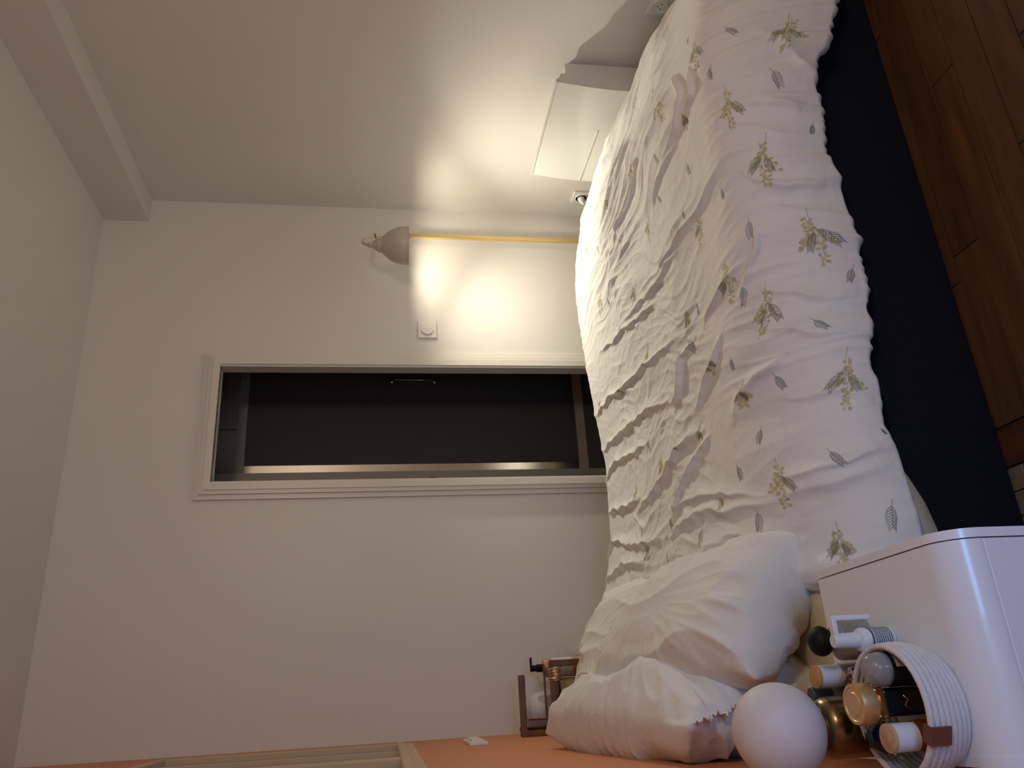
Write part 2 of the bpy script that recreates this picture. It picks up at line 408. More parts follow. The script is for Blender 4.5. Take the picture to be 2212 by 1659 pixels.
obj('front_panel', yprism([Lp(x, z) for x, z in outer+inn], 2.180-2.45, 2.716-2.45), heat_w, ht, auto=20)
obj('top_lip', yprism([Lp(*p) for p in ((2.1015, .664), (2.1015, .657), (2.116, .652), (2.118, .658))], 2.176-2.45, 2.720-2.45), heat_w, ht)
side = [(2.106, .655), (2.125, .650), (2.150, .638), (2.152, .622), (2.20, .618), (2.20, .15), (2.10, .15)]+[(x+.006, z) for x, z in front[::-1][1:-1]]
obj('body', yprism([Lp(*p) for p in side], 2.186-2.45, 2.710-2.45), heat_w, ht, auto=20)
obj('back_box', bx(2.19-XR, 0, 2.21-2.45, 2.69-2.45, .62-.56, .60-.12), white_plastic, ht)
g = NB(); xs = [p[0] for p in front]
obj('trim_strip', bx(2.0785-XR, 2.090-XR, 2.40-2.45, 2.716-2.45, .452-.12, .4555-.12, bev=.0008, seg=1), heat_w, ht)
obj('control_dial', tube(NB(), [(2.17-XR, 2.176-2.45, .31-.12), (2.17-XR, 2.188-2.45, .31-.12)], .012, 16), mat('dark_dial', (.02, .02, .02), .4), ht, smooth=False)

# ------------------------------------------------------------------ sockets on the right wall
def socket(y, z, lab, plug):
    t = thing('wall_socket', lab, 'socket', (XR, y, z), 0, 'white sockets low on the right wall')
    obj('face_plate', bx(-.010, 0, -.041, .041, -.041, .041, bev=.003), white_plastic, t)
    ring = lathe(NB(), [(.0305, 0), (.0305, .004), (.028, .0055), (.0265, .004), (.0255, 0)], 40, cap=False)
    bmesh.ops.rotate(ring, verts=ring.verts, matrix=Matrix.Rotation(-PI/2, 3, 'Y')); bmesh.ops.translate(ring, verts=ring.verts, vec=(-.009, 0, 0))
    obj('collar', ring, white_plastic, t, smooth=True)
    if not plug:
        d = tube(NB(), [(-.0095, 0, 0), (-.0125, 0, 0)], .0255, 36); obj('socket_face', d, white_plastic, t)
        for dy, dz in ((.0095, 0), (-.0095, 0), (0, .012)):
            obj('pin_hole', tube(NB(), [(-.0122, dy, dz-.003), (-.0130, dy, dz-.003)], .0027, 12), line_mat, t)
    else:
        obj('well', tube(NB(), [(-.0095, 0, 0), (-.0100, 0, 0)], .025, 36), mat('grey_well', (.45, .43, .40), .5), t)
        p = thing('lamp_plug', 'white plug with a thin cable in the socket beside the corner', 'plug', (XR-.0095, y, z))
        obj('plug_body', tube(NB(), [(0, 0, 0), (-.006, 0, 0), (-.020, 0, -.002), (-.030, 0, -.009), (-.034, 0, -.020)], [.017, .017, .012, .008, .005], 16), white_plastic, p, smooth=True)
        pts = [(-.034, 0, -.018), (-.036, 0, -.035), (-.038, .004, -.07), (-.045, .012, -.14), (-.075, .03, -.26), (-.12, .05, -.335), (-.19, .055, -.352)]
        obj('cable', tube(NB(), pts, .0032, 8), white_plastic, p, smooth=True)
socket(3.022, .362, 'white wall socket with a lamp plug in it, beside the corner', True)
socket(1.915, .338, 'white round-faced empty wall socket above the foot end of the duvet', False)

# ------------------------------------------------------------------ bed base and mattress
bed = thing('bed_base', 'dark navy fabric divan bed base standing on the plank floor', 'bed', (1.03, 2.1, 0))
obj('base_box', bx(-1.10, 1.10, -.70, .70, .004, .25, bev=.012, seg=3), navy, bed, auto=30)
g = NB()
for x in (-1.0, 1.0):
    for y in (-.6, .6): box(g, x-.03, x+.03, y-.03, y+.03, 0, .006)
setp(obj('glide', g, black_rubber, bed), kind='stuff')
mt = thing('mattress', 'mattress in a cream fitted sheet lying on the navy base', 'mattress', (1.03, 2.1, .25))
nx, ny = 120, 90
def sheet_low(x):
    return np.interp(x, [-.08, .05, .2, .28, .33, .38, .43, .47, .55, 2.2], [.215, .21, .21, .214, .222, .24, .262, .29, .31, .31])
# closed rounded-box cross section swept along x
def mattress_mesh():
    xs = np.concatenate([np.linspace(-.075, .7, 150), np.linspace(.71, 1.97, 60)])
    prof = []
    for x in xs:
        lo = float(sheet_low(x)); y0, y1, zt = 1.385, 2.785, .432-.055*max(0, min(1, (x-1.5)/.35))
        pts = []
        yc_ = float(np.interp(x, [.0, .22, .32, .6, .9, 1.3, 2.1], [1.50, 1.56, 1.68, 1.72, 1.60, 1.57, 1.62])); bg = float(np.interp(x, [.22, .40], [0, .012]))
        y0 += bg
        pts += [(y0+.02, lo+.0), (y0-.004, lo+.002)]
        wv = .006*math.sin(x*23)+.004*math.sin(x*51+1)
        for k in range(1, 18):
            a = PI*.5*k/18; e1 = (1-math.cos(a))
            pts.append((y0-.004+(yc_-y0)*e1+wv*(1-k/18), lo+.02+(zt-lo-.02)*math.sin(a)**.9))
        for k in range(0, 50): pts.append((yc_+(y1-.045-yc_)*k/50, zt+.0022*math.sin(x*31+k*.9)*math.sin(k*.35)))
        for k in range(9): a = PI*.5*k/8; pts.append((y1-.045+.045*math.sin(a), zt-.05+.05*math.cos(a)))
        for k in range(6): pts.append((y1, zt-.05-(zt-.05-.26)*(k+1)/6))
        prof.append([(x, p[0], p[1]) for p in pts])
    return np.array(prof)
P = mattress_mesh(); P[0, :, 0] = P[0, :, 0]
cap0 = P[:1].copy(); cap0[:, :, 2] = .3; cap0[:, :, 1] = 2.1+(cap0[:, :, 1]-2.1)*.0
P = np.concatenate([cap0, P, P[-1:]*np.array([1, 0, 0])+np.array([0, 2.1, .33])])
P -= np.array([1.03, 2.1, .25])
grid_mesh('fitted_sheet', P, cream_sheet, mt)

# ------------------------------------------------------------------ printed cotton: mimosa sprays and fern twigs drawn with numpy
def draw_print(W, H, px, sprigs):
    """sprigs: (u, v, du, dv, kind) in metres ; px = metres per pixel"""
    img = np.ones((H, W, 4), np.float32); base = np.array([.78, .772, .755]); img[..., :3] = base
    YEL = np.array([.52, .47, .23]); GRN = np.array([.15, .17, .15]); STM = np.array([.34, .33, .22])
    def seg(a, b_, wd, col, al=.9):
        a = np.array(a)/px; b_ = np.array(b_)/px; wd = wd/px
        lo = np.floor(np.minimum(a, b_)-wd-2).astype(int); hi = np.ceil(np.maximum(a, b_)+wd+2).astype(int)
        lo = np.maximum(lo, 0); hi = np.minimum(hi, [W, H])
        if (hi <= lo).any(): return
        xx, yy = np.meshgrid(np.arange(lo[0], hi[0]), np.arange(lo[1], hi[1])); d = b_-a; L = (d@d)+1e-9
        t = np.clip(((xx-a[0])*d[0]+(yy-a[1])*d[1])/L, 0, 1)
        r = np.hypot(xx-a[0]-t*d[0], yy-a[1]-t*d[1]); m = np.clip(wd/2-r+.5, 0, 1)*al
        s = img[lo[1]:hi[1], lo[0]:hi[0], :3]; s += (col-s)*m[..., None]
    def ball(c, r, col, al=.85):
        seg(c, (c[0]+1e-5, c[1]), 2*r, col, al)
    def fern(p, d, L, rs, sc=1.0):
        d = np.array(d)/np.linalg.norm(d); n = np.array([-d[1], d[0]]); p = np.array(p)
        bend = rs.uniform(-.15, .15)
        def at(t): return p+d*L*t+n*L*bend*t*t
        for i in range(8): seg(at(i/8), at((i+1)/8), .0012*sc, GRN)
        k = 8
        for i in range(k):
            t = .24+.74*i/k; q = at(t)
            ln = L*(.42-.24*t)*(.8 if i == 0 else 1)
            for sg in (-1, 1):
                e = q+d*ln*.86+n*sg*ln*.52
                m = q+d*ln*.40+n*sg*ln*.36
                seg(q, m, .0018*sc, GRN, .9); seg(m, e, .0014*sc, GRN, .88)
    for i, (u, v, du, dv, kind) in enumerate(sprigs):
        rs = np.random.default_rng(100+i); L = math.hypot(du, dv); d = np.array([du, dv])/L; n = np.array([-d[1], d[0]]); p = np.array([u, v])
        if kind == 'F': fern(p, d, L, rs, max(.8, L/.07)); continue
        s = min(1.2, max(.8, L/.15))
        seg(p, p+d*L*.22, .0013, STM)
        main = [p+d*L*t+n*L*.05*math.sin(t*5+i) for t in np.linspace(.15, 1, 12)]
        for a_, b_ in zip(main, main[1:]): seg(a_, b_, .0011, STM)
        for j, q in enumerate(main[1:]):
            for sg in (-1, 1):
                for _ in range(2):
                    c = q+n*sg*rs.uniform(.003, .011)*s+d*rs.uniform(-.006, .006); ball(c, rs.uniform(.0032, .0050)*s, YEL*rs.uniform(.85, 1.12), .78)
        for sg, t0, ang, ln in ((-1, .30, .55, .42), (1, .38, .6, .40), (-1, .5, .9, .28)):
            q = p+d*L*t0; e = q+(d*math.cos(ang)+n*sg*math.sin(ang))*L*ln
            seg(q, e, .001, STM)
            for t in np.linspace(.3, 1, 6):
                c = q+(e-q)*t
                for _ in range(2):
                    cc = c+n*rs.uniform(-.008, .008)*s+d*rs.uniform(-.004, .004); ball(cc, rs.uniform(.0032, .0050)*s, YEL*rs.uniform(.85, 1.12), .8)
        q = p+d*L*.35
        fern(q, d*math.cos(.62)+n*math.sin(.62)*(1 if i % 2 else -1), L*.5, rs, 1.0*s)
        if i % 3: fern(p+d*L*.42, d*math.cos(.35)-n*math.sin(.35)*(1 if i % 2 else -1), L*.36, rs, .9*s)
    return img
def to_linear_image(name, img):
    H, W = img.shape[:2]
    im = bpy.data.images.new(name, W, H, float_buffer=False); im.colorspace_settings.name = 'sRGB'
    out = img.copy(); c = out[..., :3]; out[..., :3] = np.where(c <= .0031308, c*12.92, 1.055*np.power(np.maximum(c, 1e-6), 1/2.4)-.055)
    im.pixels.foreach_set(out.ravel()); im.update(); im.pack(); return im
def cloth_mat(name, im, bump=.35):
    m = bpy.data.materials.new(name); m.use_nodes = True; nt = m.node_tree; b = nt.nodes['Principled BSDF']
    b.inputs['Roughness'].default_value = .82; b.inputs['Specular IOR Level'].default_value = .25; b.inputs['Sheen Weight'].default_value = .12
    if im is not None:
        t = nt.nodes.new('ShaderNodeTexImage'); t.image = im; t.extension = 'EXTEND'
        u = nt.nodes.new('ShaderNodeUVMap'); u.uv_map = 'print'
        nt.links.new(u.outputs[0], t.inputs[0]); nt.links.new(t.outputs[0], b.inputs['Base Color'])
    else: b.inputs['Base Color'].default_value = (.78, .77, .755, 1)
    tc = nt.nodes.new('ShaderNodeTexCoord')
    hs = []
    for sc_, det in ((22, 6), (75, 4), (600, 2)):
        n = nt.nodes.new('ShaderNodeTexNoise'); n.inputs['Scale'].default_value = sc_; n.inputs['Detail'].default_value = det
        nt.links.new(tc.outputs['Object'], n.inputs['Vector']); hs.append(n)
    last = None
    for n, dist in zip(hs, (.010, .0028, .0004)):
        bp = nt.nodes.new('ShaderNodeBump'); bp.inputs['Strength'].default_value = bump; bp.inputs['Distance'].default_value = dist
        nt.links.new(n.outputs['Fac'], bp.inputs['Height'])
        if last: nt.links.new(last.outputs[0], bp.inputs['Normal'])
        last = bp
    nt.links.new(last.outputs[0], b.inputs['Normal'])
    return m

# ------------------------------------------------------------------ duvet
STEP = .0031
S = np.arange(-.05, 2.36, STEP); T = np.arange(0, 1.80, STEP)     # arc lengths: head to foot, near hem to far hem
SS, TT = np.meshgrid(S, T, indexing='ij')
def duvet_base(SS, TT):
    hemz = lambda x: np.interp(x, [.1, .26, .35, .41, .48, .56, .61, .72, .77, .87, 1.07, 1.12, 1.25, 1.32, 1.38, 1.46, 1.54, 1.64, 1.9, 2.2],
                               [.285, .280, .285, .292, .303, .294, .302, .275, .264, .265, .266, .283, .270, .268, .265, .215, .180, .145, .10, .08])
    yc = lambda x: np.interp(x, [.1, .3, .6, .8, 1.0, 1.3, 1.6, 2.2], [1.62, 1.68, 1.70, 1.60, 1.53, 1.50, 1.52, 1.60])
    ynear = lambda x: np.interp(x, [.1, 1.3, 1.7, 2.2], [1.350, 1.335, 1.31, 1.30])
    x0 = lambda y: np.interp(y, [1.35, 1.41, 1.52, 1.74, 2.02, 2.33, 2.72, 2.98], [.20, .20, .215, .255, .285, .295, .325, .375])
    # approximate y first (independent of x), then x
    ta, tb, tc_ = .035, .38, 1.66
    yrough = np.interp(TT, [0, ta, tb, tc_, 1.8], [1.36, 1.34, 1.58, 2.76, 2.84])
    xh = x0(yrough)
    q = np.clip(-SS/.05, 0, 1)
    x = xh+np.where(SS < 0, .012*(1-np.cos(q*PI))*0+.016*np.sin(q*PI)*-1, np.minimum(SS, 1.56))
    dX = np.where(SS < 0, .045*q, 0)
    f = np.clip((SS-1.56)/.46, 0, 1)*PI/2
    x = x+np.where(SS > 1.56, (2.115-(xh+1.56))*np.sin(f), 0)
    dX = dX+np.where(SS > 1.56, .20*(1-np.cos(f)), 0)+np.clip(SS-2.02, 0, 1)*.9
    e = yc(x); n_ = ynear(x); hz = hemz(x)
    zt_far = np.interp(x, [.2, .36, .45, .53, .67, .83, 1.0, 1.23, 1.48, 1.72, 1.86, 2.1], [.505, .505, .485, .466, .460, .458, .474, .493, .503, .505, .488, .46])
    zt_near = np.interp(x, [.2, .6, 1.2, 1.9, 2.1], [.474, .480, .487, .482, .46])
    k = np.clip((TT-ta)/(tb-ta), 0, 1); k2 = np.clip((TT-tb)/(tc_-tb), 0, 1); k3 = np.clip((TT-tc_)/(1.8-tc_), 0, 1)
    ang = (1-k)*PI/2
    y = np.where(TT < tb, e-(e-n_)*np.sin(ang)**1.0, e+(2.765-e)*k2)
    zt = zt_near+(zt_far-zt_near)*ss(1.5, 2.6, y)
    zt = zt-.030*ss(1.50, 1.85, x)-.030*ss(1.55, 1.9, x)*(1-ss(1.6, 2.4, y))
    zt = zt+.012*np.sin(PI*np.clip((y-1.5)/1.25, 0, 1))
    z = zt-(zt-hz)*(1-np.cos(ang))**1.15
    y = y+np.where(TT > tc_, .055*np.sin(k3*PI/2), 0); z = z-np.where(TT > tc_, .10*(1-np.cos(k3*PI/2)), 0)
    c = np.clip((ta-TT)/ta, 0, 1)
    y = y+.028*c; z = z-.012*np.sin(c*PI)+.004*c
    z = z-dX
    return np.stack([x, y, np.maximum(z, .06+.02*np.clip(2.36-SS, 0, 1))], -1)
P0 = duvet_base(SS, TT)
#DUMP
def normals(P):
    a = np.gradient(P, axis=0); b_ = np.gradient(P, axis=1); n = np.cross(a, b_); return n/(np.linalg.norm(n, axis=-1, keepdims=True)+1e-9)
N0 = normals(P0)
if N0[300, 300, 2] < 0: N0 = -N0
X0, Y0 = P0[..., 0], P0[..., 1]
def ridged(n, k=2.4, p=1.5): return (1-np.minimum(1, np.abs(n)*k))**p
wx = perlin(SS*2.2, TT*2.2, 1)*.10+perlin(SS*5, TT*5, 2)*.03; wy = perlin(SS*2.2+9, TT*2.2, 3)*.10
kx = -.12+.5*ss(1.15, 1.6, X0)
pc = SS+kx*(TT-.9)+wx; qc = TT+wy
side = 1-ss(.22, .46, TT)                            # the hanging near side
mid = ss(.36, .60, TT)*(1-.72*ss(1.15, 1.5, TT))
foot = ss(.75, 1.15, SS)
h = np.zeros_like(SS)
h += .0095*ridged(perlin(pc*8, qc*1.5, 11), 2.8, 1.7)*mid*(.45+.55*foot)
h += .0090*ridged(perlin(pc*15+3, qc*1.7, 12), 3.3, 1.4)*mid*(.28+.72*foot)
h += .0034*ridged(perlin(pc*27, qc*2.6, 13), 3.2, 1.3)*mid*(.40+.60*foot)
h += .0030*ridged(perlin((SS+.35*TT+wx)*12, (TT-.3*SS)*3.5, 14), 2.8, 1.5)*mid
h += .0010*perlin(SS*45, TT*30, 15)*(mid*.8+.3)+.0005*perlin(SS*90, TT*80, 16)*mid
h += .012*perlin(SS*3.1, TT*2.6, 17)*(mid*.8+.3)
hs = SS+wx*.6+.10*np.sin(TT*4)*.2
h += side*(.0100*perlin(hs*13, TT*2.2, 18)+.0055*ridged(perlin(hs*22, TT*3.2, 19), 2.2, 1.4)+.0018*perlin(hs*45, TT*7, 20))*(.35+.65*ss(.3, .6, SS))
h += side*.006*perlin(hs*5, TT*3, 21)
#RIDGES
RIDGES = [([(0.697,1.674),(0.691,1.349),(0.651,0.958),(0.629,0.592)],0.011,0.011),([(0.551,1.674),(0.558,1.345),(0.53,1.02),(0.483,0.707)],0.011,0.012),([(0.437,1.674),(0.477,1.5),(0.452,1.259),(0.44,0.986)],0.01,0.01),([(0.13,0.862),(0.164,0.639),(0.173,0.446),(0.155,0.279)],0.012,0.012),([(0.201,0.874),(0.21,0.623),(0.213,0.4),(0.179,0.307)],0.008,0.012),([(0.368,0.322),(0.406,0.301),(0.43,0.26),(0.44,0.226),(0.455,0.195)],0.013,0.013),([(0.266,1.209),(0.285,0.958),(0.322,0.784),(0.359,0.666),(0.375,0.487)],0.012,0.01),([(0.155,0.812),(0.244,0.691),(0.303,0.583),(0.359,0.434)],0.011,0.009),([(0.458,0.728),(0.514,0.66),(0.579,0.635),(0.592,0.555)],0.013,0.01),([(0.434,0.527),(0.486,0.456),(0.511,0.409),(0.561,0.369)],0.012,0.01),([(0.313,1.671),(0.306,1.404),(0.297,1.169)],0.012,0.011),([(0.871,0.918),(0.858,0.663),(0.908,0.425),(0.985,0.267)],0.01,0.008),([(1.094,1.122),(1.193,0.946),(1.298,0.741)],0.008,0.009),([(0.623,0.294),(0.706,0.232),(0.75,0.223)],0.01,0.008),([(1.125,0.604),(1.174,0.487),(1.261,0.425),(1.351,0.465)],0.014,0.009),([(0.204,0.242),(0.195,0.189),(0.21,0.13),(0.235,0.05)],0.01,0.014),([(0.17,0.248),(0.167,0.164),(0.192,0.074)],0.009,0.018),([(1.181,0.453),(1.221,0.375),(1.302,0.372)],0.012,0.01),([(1.044,0.71),(1.106,0.629),(1.147,0.496)],0.009,0.008),([(0.62,0.484),(0.672,0.36),(0.7,0.257)],0.01,0.008),([(0.155,1.671),(0.207,1.59),(0.155,1.197),(0.136,0.88)],0.012,0.012),([(0.071,1.671),(0.111,1.379),(0.089,1.069)],0.012,0.012),([(0.037,0.688),(0.086,0.542),(0.114,0.372),(0.096,0.329)],0.007,0.014),([(0.855,1.116),(0.83,0.79),(0.852,0.592)],0.01,0.009),([(0.874,1.417),(0.809,0.98),(0.79,0.803)],0.009,0.009),([(0.902,0.232),(0.843,0.146),(0.843,0.059)],0.01,0.014),([(1.103,0.161),(1.05,0.077)],0.008,0.015),([(1.317,0.161),(1.23,0.099),(1.159,0.037)],0.009,0.016),([(0.626,0.232),(0.579,0.143),(0.564,0.05)],0.008,0.014),([(0.536,0.251),(0.496,0.158),(0.468,0.053)],0.008,0.013),([(0.368,0.208),(0.356,0.124),(0.325,0.046)],0.008,0.015),]
def ridge_add(pts, hh, wd):
    global h
    p = np.array(pts, float)
    t = np.linspace(0, 1, len(p)); tt = np.linspace(0, 1, 24)
    q = np.stack([np.interp(tt, t, p[:, 0]), np.interp(tt, t, p[:, 1])], -1)
    lo = q.min(0)-.08; hi = q.max(0)+.08
    i0, i1 = np.searchsorted(S, [lo[0], hi[0]]); j0, j1 = np.searchsorted(T, [lo[1], hi[1]])
    xx = SS[i0:i1, j0:j1]+.010*perlin(SS[i0:i1, j0:j1]*14, TT[i0:i1, j0:j1]*14, 31); yy = TT[i0:i1, j0:j1]
    best = np.full(xx.shape, 9.); par = np.zeros(xx.shape); sg = np.zeros(xx.shape)
    for n_, (a, c) in enumerate(zip(q, q[1:])):
        d = c-a; L = d@d+1e-12; t_ = np.clip(((xx-a[0])*d[0]+(yy-a[1])*d[1])/L, 0, 1)
        ex = xx-a[0]-t_*d[0]; ey = yy-a[1]-t_*d[1]; r = np.hypot(ex, ey); m_ = r < best
        best[m_] = r[m_]; par[m_] = ((n_+t_)/23)[m_]; sg[m_] = np.sign(ex*d[1]-ey*d[0])[m_]
    env = np.sin(PI*np.clip(par, .02, .98))**.5
    w_ = wd*np.where(sg > 0, .6, 1.4)
    h[i0:i1, j0:j1] += hh*1.55*env*np.exp(-(best/w_)**1.35)
for r_ in RIDGES: ridge_add(*r_)
head = 1-ss(.0, .035, SS)
h += .010*np.exp(-((SS-.018)/.016)**2)*(1+.8*perlin(SS*3, TT*7, 22))+.004*perlin(SS*30, TT*22, 23)*head
hd2 = duvet_base(SS, TT)
PD = P0+N0*h[..., None]
PD[..., 0] += .018*perlin(TT*6, SS*0+3.3, 24)*head
PD[..., 2] = np.maximum(PD[..., 2], .05)
PXS = .0007; UW, UH = int(2.45/PXS), int(1.84/PXS)
SPRIGS = []
#SPRIGS
SPRIGS = [(1.357,0.236,-0.043,-0.025,'F'),(1.252,0.279,-0.043,0.012,'F'),(1.184,0.127,-0.059,-0.022,'F'),(1.016,0.056,-0.034,0.003,'F'),(0.799,0.248,-0.059,-0.003,'F'),(0.638,0.05,-0.040,0.018,'F'),(0.527,0.146,-0.035,-0.028,'F'),(0.43,0.226,-0.040,-0.018,'F'),(0.328,0.267,-0.037,0.015,'F'),(0.244,0.155,-0.040,-0.022,'F'),(0.13,0.071,-0.056,0.019,'F'),(0.158,0.316,-0.053,0.003,'F'),(0.145,0.564,-0.062,0.034,'F'),(0.269,0.344,-0.040,-0.009,'F'),(0.616,0.601,-0.052,-0.055,'F'),(0.508,0.329,-0.034,-0.007,'F'),(0.654,0.279,-0.053,0.006,'F'),(1.438,0.375,-0.034,0.003,'F'),(1.06,0.484,-0.047,-0.010,'F'),(0.911,0.319,-0.037,0.003,'F'),(1.432,0.611,-0.050,0.000,'F'),(1.193,0.632,-0.043,-0.009,'F'),(1.066,0.666,-0.037,-0.009,'F'),(1.255,1.271,-0.046,0.006,'F'),(0.942,0.524,-0.034,0.000,'F'),(0.688,0.53,-0.037,-0.012,'F'),(1.019,1.246,-0.037,-0.003,'F'),(0.449,1.026,-0.040,-0.025,'F'),(0.375,0.691,-0.022,-0.018,'F'),(0.22,1.153,-0.044,-0.009,'F'),(0.099,0.887,-0.031,0.003,'F'),(0.272,0.046,-0.015,-0.006,'F'),(1.354,0.108,-0.121,-0.006,'S'),(1.174,0.248,-0.133,-0.003,'S'),(0.998,0.161,-0.134,0.028,'S'),(0.79,0.118,-0.143,-0.013,'S'),(0.737,0.338,-0.111,-0.016,'S'),(0.635,0.226,-0.118,0.013,'S'),(0.446,0.081,-0.124,0.018,'S'),(0.248,0.251,-0.100,0.000,'S'),(0.099,0.174,-0.087,0.003,'S'),(1.398,0.326,-0.121,0.012,'S'),(1.36,0.564,-0.105,-0.012,'S'),(1.32,0.837,-0.080,0.015,'S'),(1.333,1.094,-0.087,0.000,'S'),(1.382,1.423,-0.108,0.053,'S'),(1.05,0.747,-0.071,0.043,'S'),(1.088,1.29,-0.090,0.071,'S'),(0.889,0.44,-0.074,0.034,'S'),(0.545,0.428,-0.056,-0.022,'S'),(0.691,0.592,-0.062,-0.006,'S'),(0.713,0.933,-0.062,0.025,'S'),(0.443,0.291,-0.059,0.003,'S'),(0.406,0.508,-0.069,0.003,'S'),(0.381,0.908,-0.068,-0.018,'S'),(0.365,1.237,-0.065,-0.003,'S'),(0.195,0.828,-0.053,-0.013,'S'),(0.207,0.431,-0.034,0.003,'S'),(0.731,1.534,-0.037,0.063,'S'),(0.706,1.243,-0.046,0.031,'S'),(0.114,0.372,-0.046,0.000,'S'),(1.205,0.44,-0.055,0.013,'S'),(0.92,0.949,-0.059,0.043,'S'),(0.945,1.674,-0.059,0.000,'S'),(0.158,1.11,-0.062,-0.047,'S'),(0.037,0.44,-0.010,-0.068,'S'),]
img = draw_print(UW, UH, PXS, [(a+.06, b_+.01, c, d, k) for a, b_, c, d, k in SPRIGS])
duvet_m = cloth_mat('printed_cotton', to_linear_image('mimosa_print', img))
UV = np.stack([(SS+.06)/(UW*PXS), (TT+.01)/(UH*PXS)], -1)
# thin hem back so the duvet has thickness seen from the side
dv = grid_mesh('duvet', PD, duvet_m, None, UV)
setp(dv, 'rumpled white duvet printed with yellow mimosa sprays and grey ferns, spread over the bed', 'duvet')

# ------------------------------------------------------------------ pillows
def pillow_mesh(L, Wd, Th, seed, sag=.0, pinch=.06, wr=1.0, n=150, m_=110, puff=.62, slump=0, ruff=None):
    """closed cushion in local axes: x = length, y = width, z = thickness"""
    u = np.linspace(-1, 1, n); v = np.linspace(-1, 1, m_); U, V = np.meshgrid(u, v, indexing='ij')
    out = []
    for sgn in (1, -1):
        au, av = np.abs(U), np.abs(V)
        x = L/2*U*(1-pinch*(1-V**2)); y = Wd/2*V*(1-pinch*1.3*(1-U**2))
        prof = (np.maximum(0, 1-au**2.6)**puff)*(np.maximum(0, 1-av**2.6)**puff)
        edge = np.exp(-(1-np.maximum(au, av))/.28)
        so = seed*7+(0 if sgn > 0 else 3)
        rad = np.arctan2(V, U)
        h = wr*(.014*perlin(x*4+seed, y*4, so)+.009*ridged(perlin(x*3.2+seed+.4*y, y*8, so+1), 2.4, 1.6)+.003*perlin(x*13, y*11, so+2)
                + edge*.010*ridged(perlin(rad*4+seed, (au+av)*.9, so+3), 2.4, 1.5)+edge*.003*perlin(rad*11, (au+av)*2, so+4)+.0006*perlin(x*50, y*50, so+5))
        z = sgn*(Th/2*prof+h*np.minimum(1, prof*5+.0))
        z = z+slump*((U*.5)**2)+sag*V**2
        out.append(np.stack([x, y, z], -1))
    A, B = out
    idx = np.arange(n*m_).reshape(n, m_)
    def F(ix, flip):
        f = np.stack([ix[:-1, :-1], ix[1:, :-1], ix[1:, 1:], ix[:-1, 1:]], -1).reshape(-1, 4)
        return f[:, ::-1] if flip else f
    idxB = idx+n*m_
    # weld the borders
    for sl in (np.s_[0, :], np.s_[-1, :], np.s_[:, 0], np.s_[:, -1]): idxB[sl] = idx[sl]
    Fc = np.concatenate([F(idx, False), F(idxB, True)])
    Vv = np.concatenate([A.reshape(-1, 3), B.reshape(-1, 3)])
    return Vv, Fc
def frame_of(center, xdir, ydir):
    x = Vector(xdir).normalized(); y = Vector(ydir); y = (y-x*y.dot(x)).normalized(); z = x.cross(y)
    mm = Matrix((x, y, z)).transposed().to_4x4(); mm.translation = Vector(center); return mm
PR_W = 1100
def pillow_print(sprigs): return to_linear_image('pillow_print', draw_print(PR_W, PR_W, .001, sprigs))
def make_pillow(name, label, center, xd, yd, L, Wd, Th, seed, m, **k):
    Vv, Fc = pillow_mesh(L, Wd, Th, seed, **k)
    uv = np.stack([Vv[:, 0]/1.1+.5, Vv[:, 1]/1.1+.5], -1)
    o = quads(name, Vv, Fc, m, None, uv); o.matrix_world = frame_of(center, xd, yd)
    return setp(o, label, 'pillow')
near_m = cloth_mat('pillow_cotton_near', pillow_print([(.80, .87, -.16, -.02, 'S'), (.33, .70, -.06, .05, 'F')]), .3)
far_m = cloth_mat('pillow_cotton_far', pillow_print([(.75, .62, -.17, .0, 'S')]), .3)
plain_m = cloth_mat('plain_cotton', None, .3)
make_pillow('pillow', 'printed white pillow in front, slumped over the near half of the bed head', (.150, 1.87, .555), (.05, -1, -.12), (.80, 0, -.55), .80, .345, .25, 2, near_m, wr=.95, pinch=.03, puff=.45)
make_pillow('pillow', 'printed white pillow at the far side, partly behind the slumped near pillow', (.165, 2.50, .53), (-.02, 1, .02), (-.88, 0, .40), .62, .42, .22, 5, far_m, wr=1.1, pinch=.05, puff=.5)
pc_ = make_pillow('pillow', 'plain white pillow with a frilled end, leaning on the terracotta wall', (-.010, 1.95, .612), (.02, -1, -.15), (-.25, .0, 1), .80, .35, .23, 9, plain_m, wr=1.5, pinch=.02, puff=.52)
# frill along its near end
n = 700; t = np.linspace(-1, 1, n); fr_ = []
wob = .5*np.sin(t*9)+.3*np.sin(t*23+1)
for w_ in np.linspace(0, 1, 9):
    yy = .045+(.108+.008*w_)*t; xx = .385+(.034+.006*np.sin(t*17))*w_; zz = .0028*w_*np.sin(t*75+3*wob)+.004*w_*np.sin(t*19+wob)+.0012*w_*np.sin(t*140)
    fr_.append(np.stack([xx, yy, zz], -1))
fo = grid_mesh('frill', np.array(fr_), plain_m, pc_)
s_ = fo.modifiers.new('thick', 'SOLIDIFY'); s_.thickness = .0015

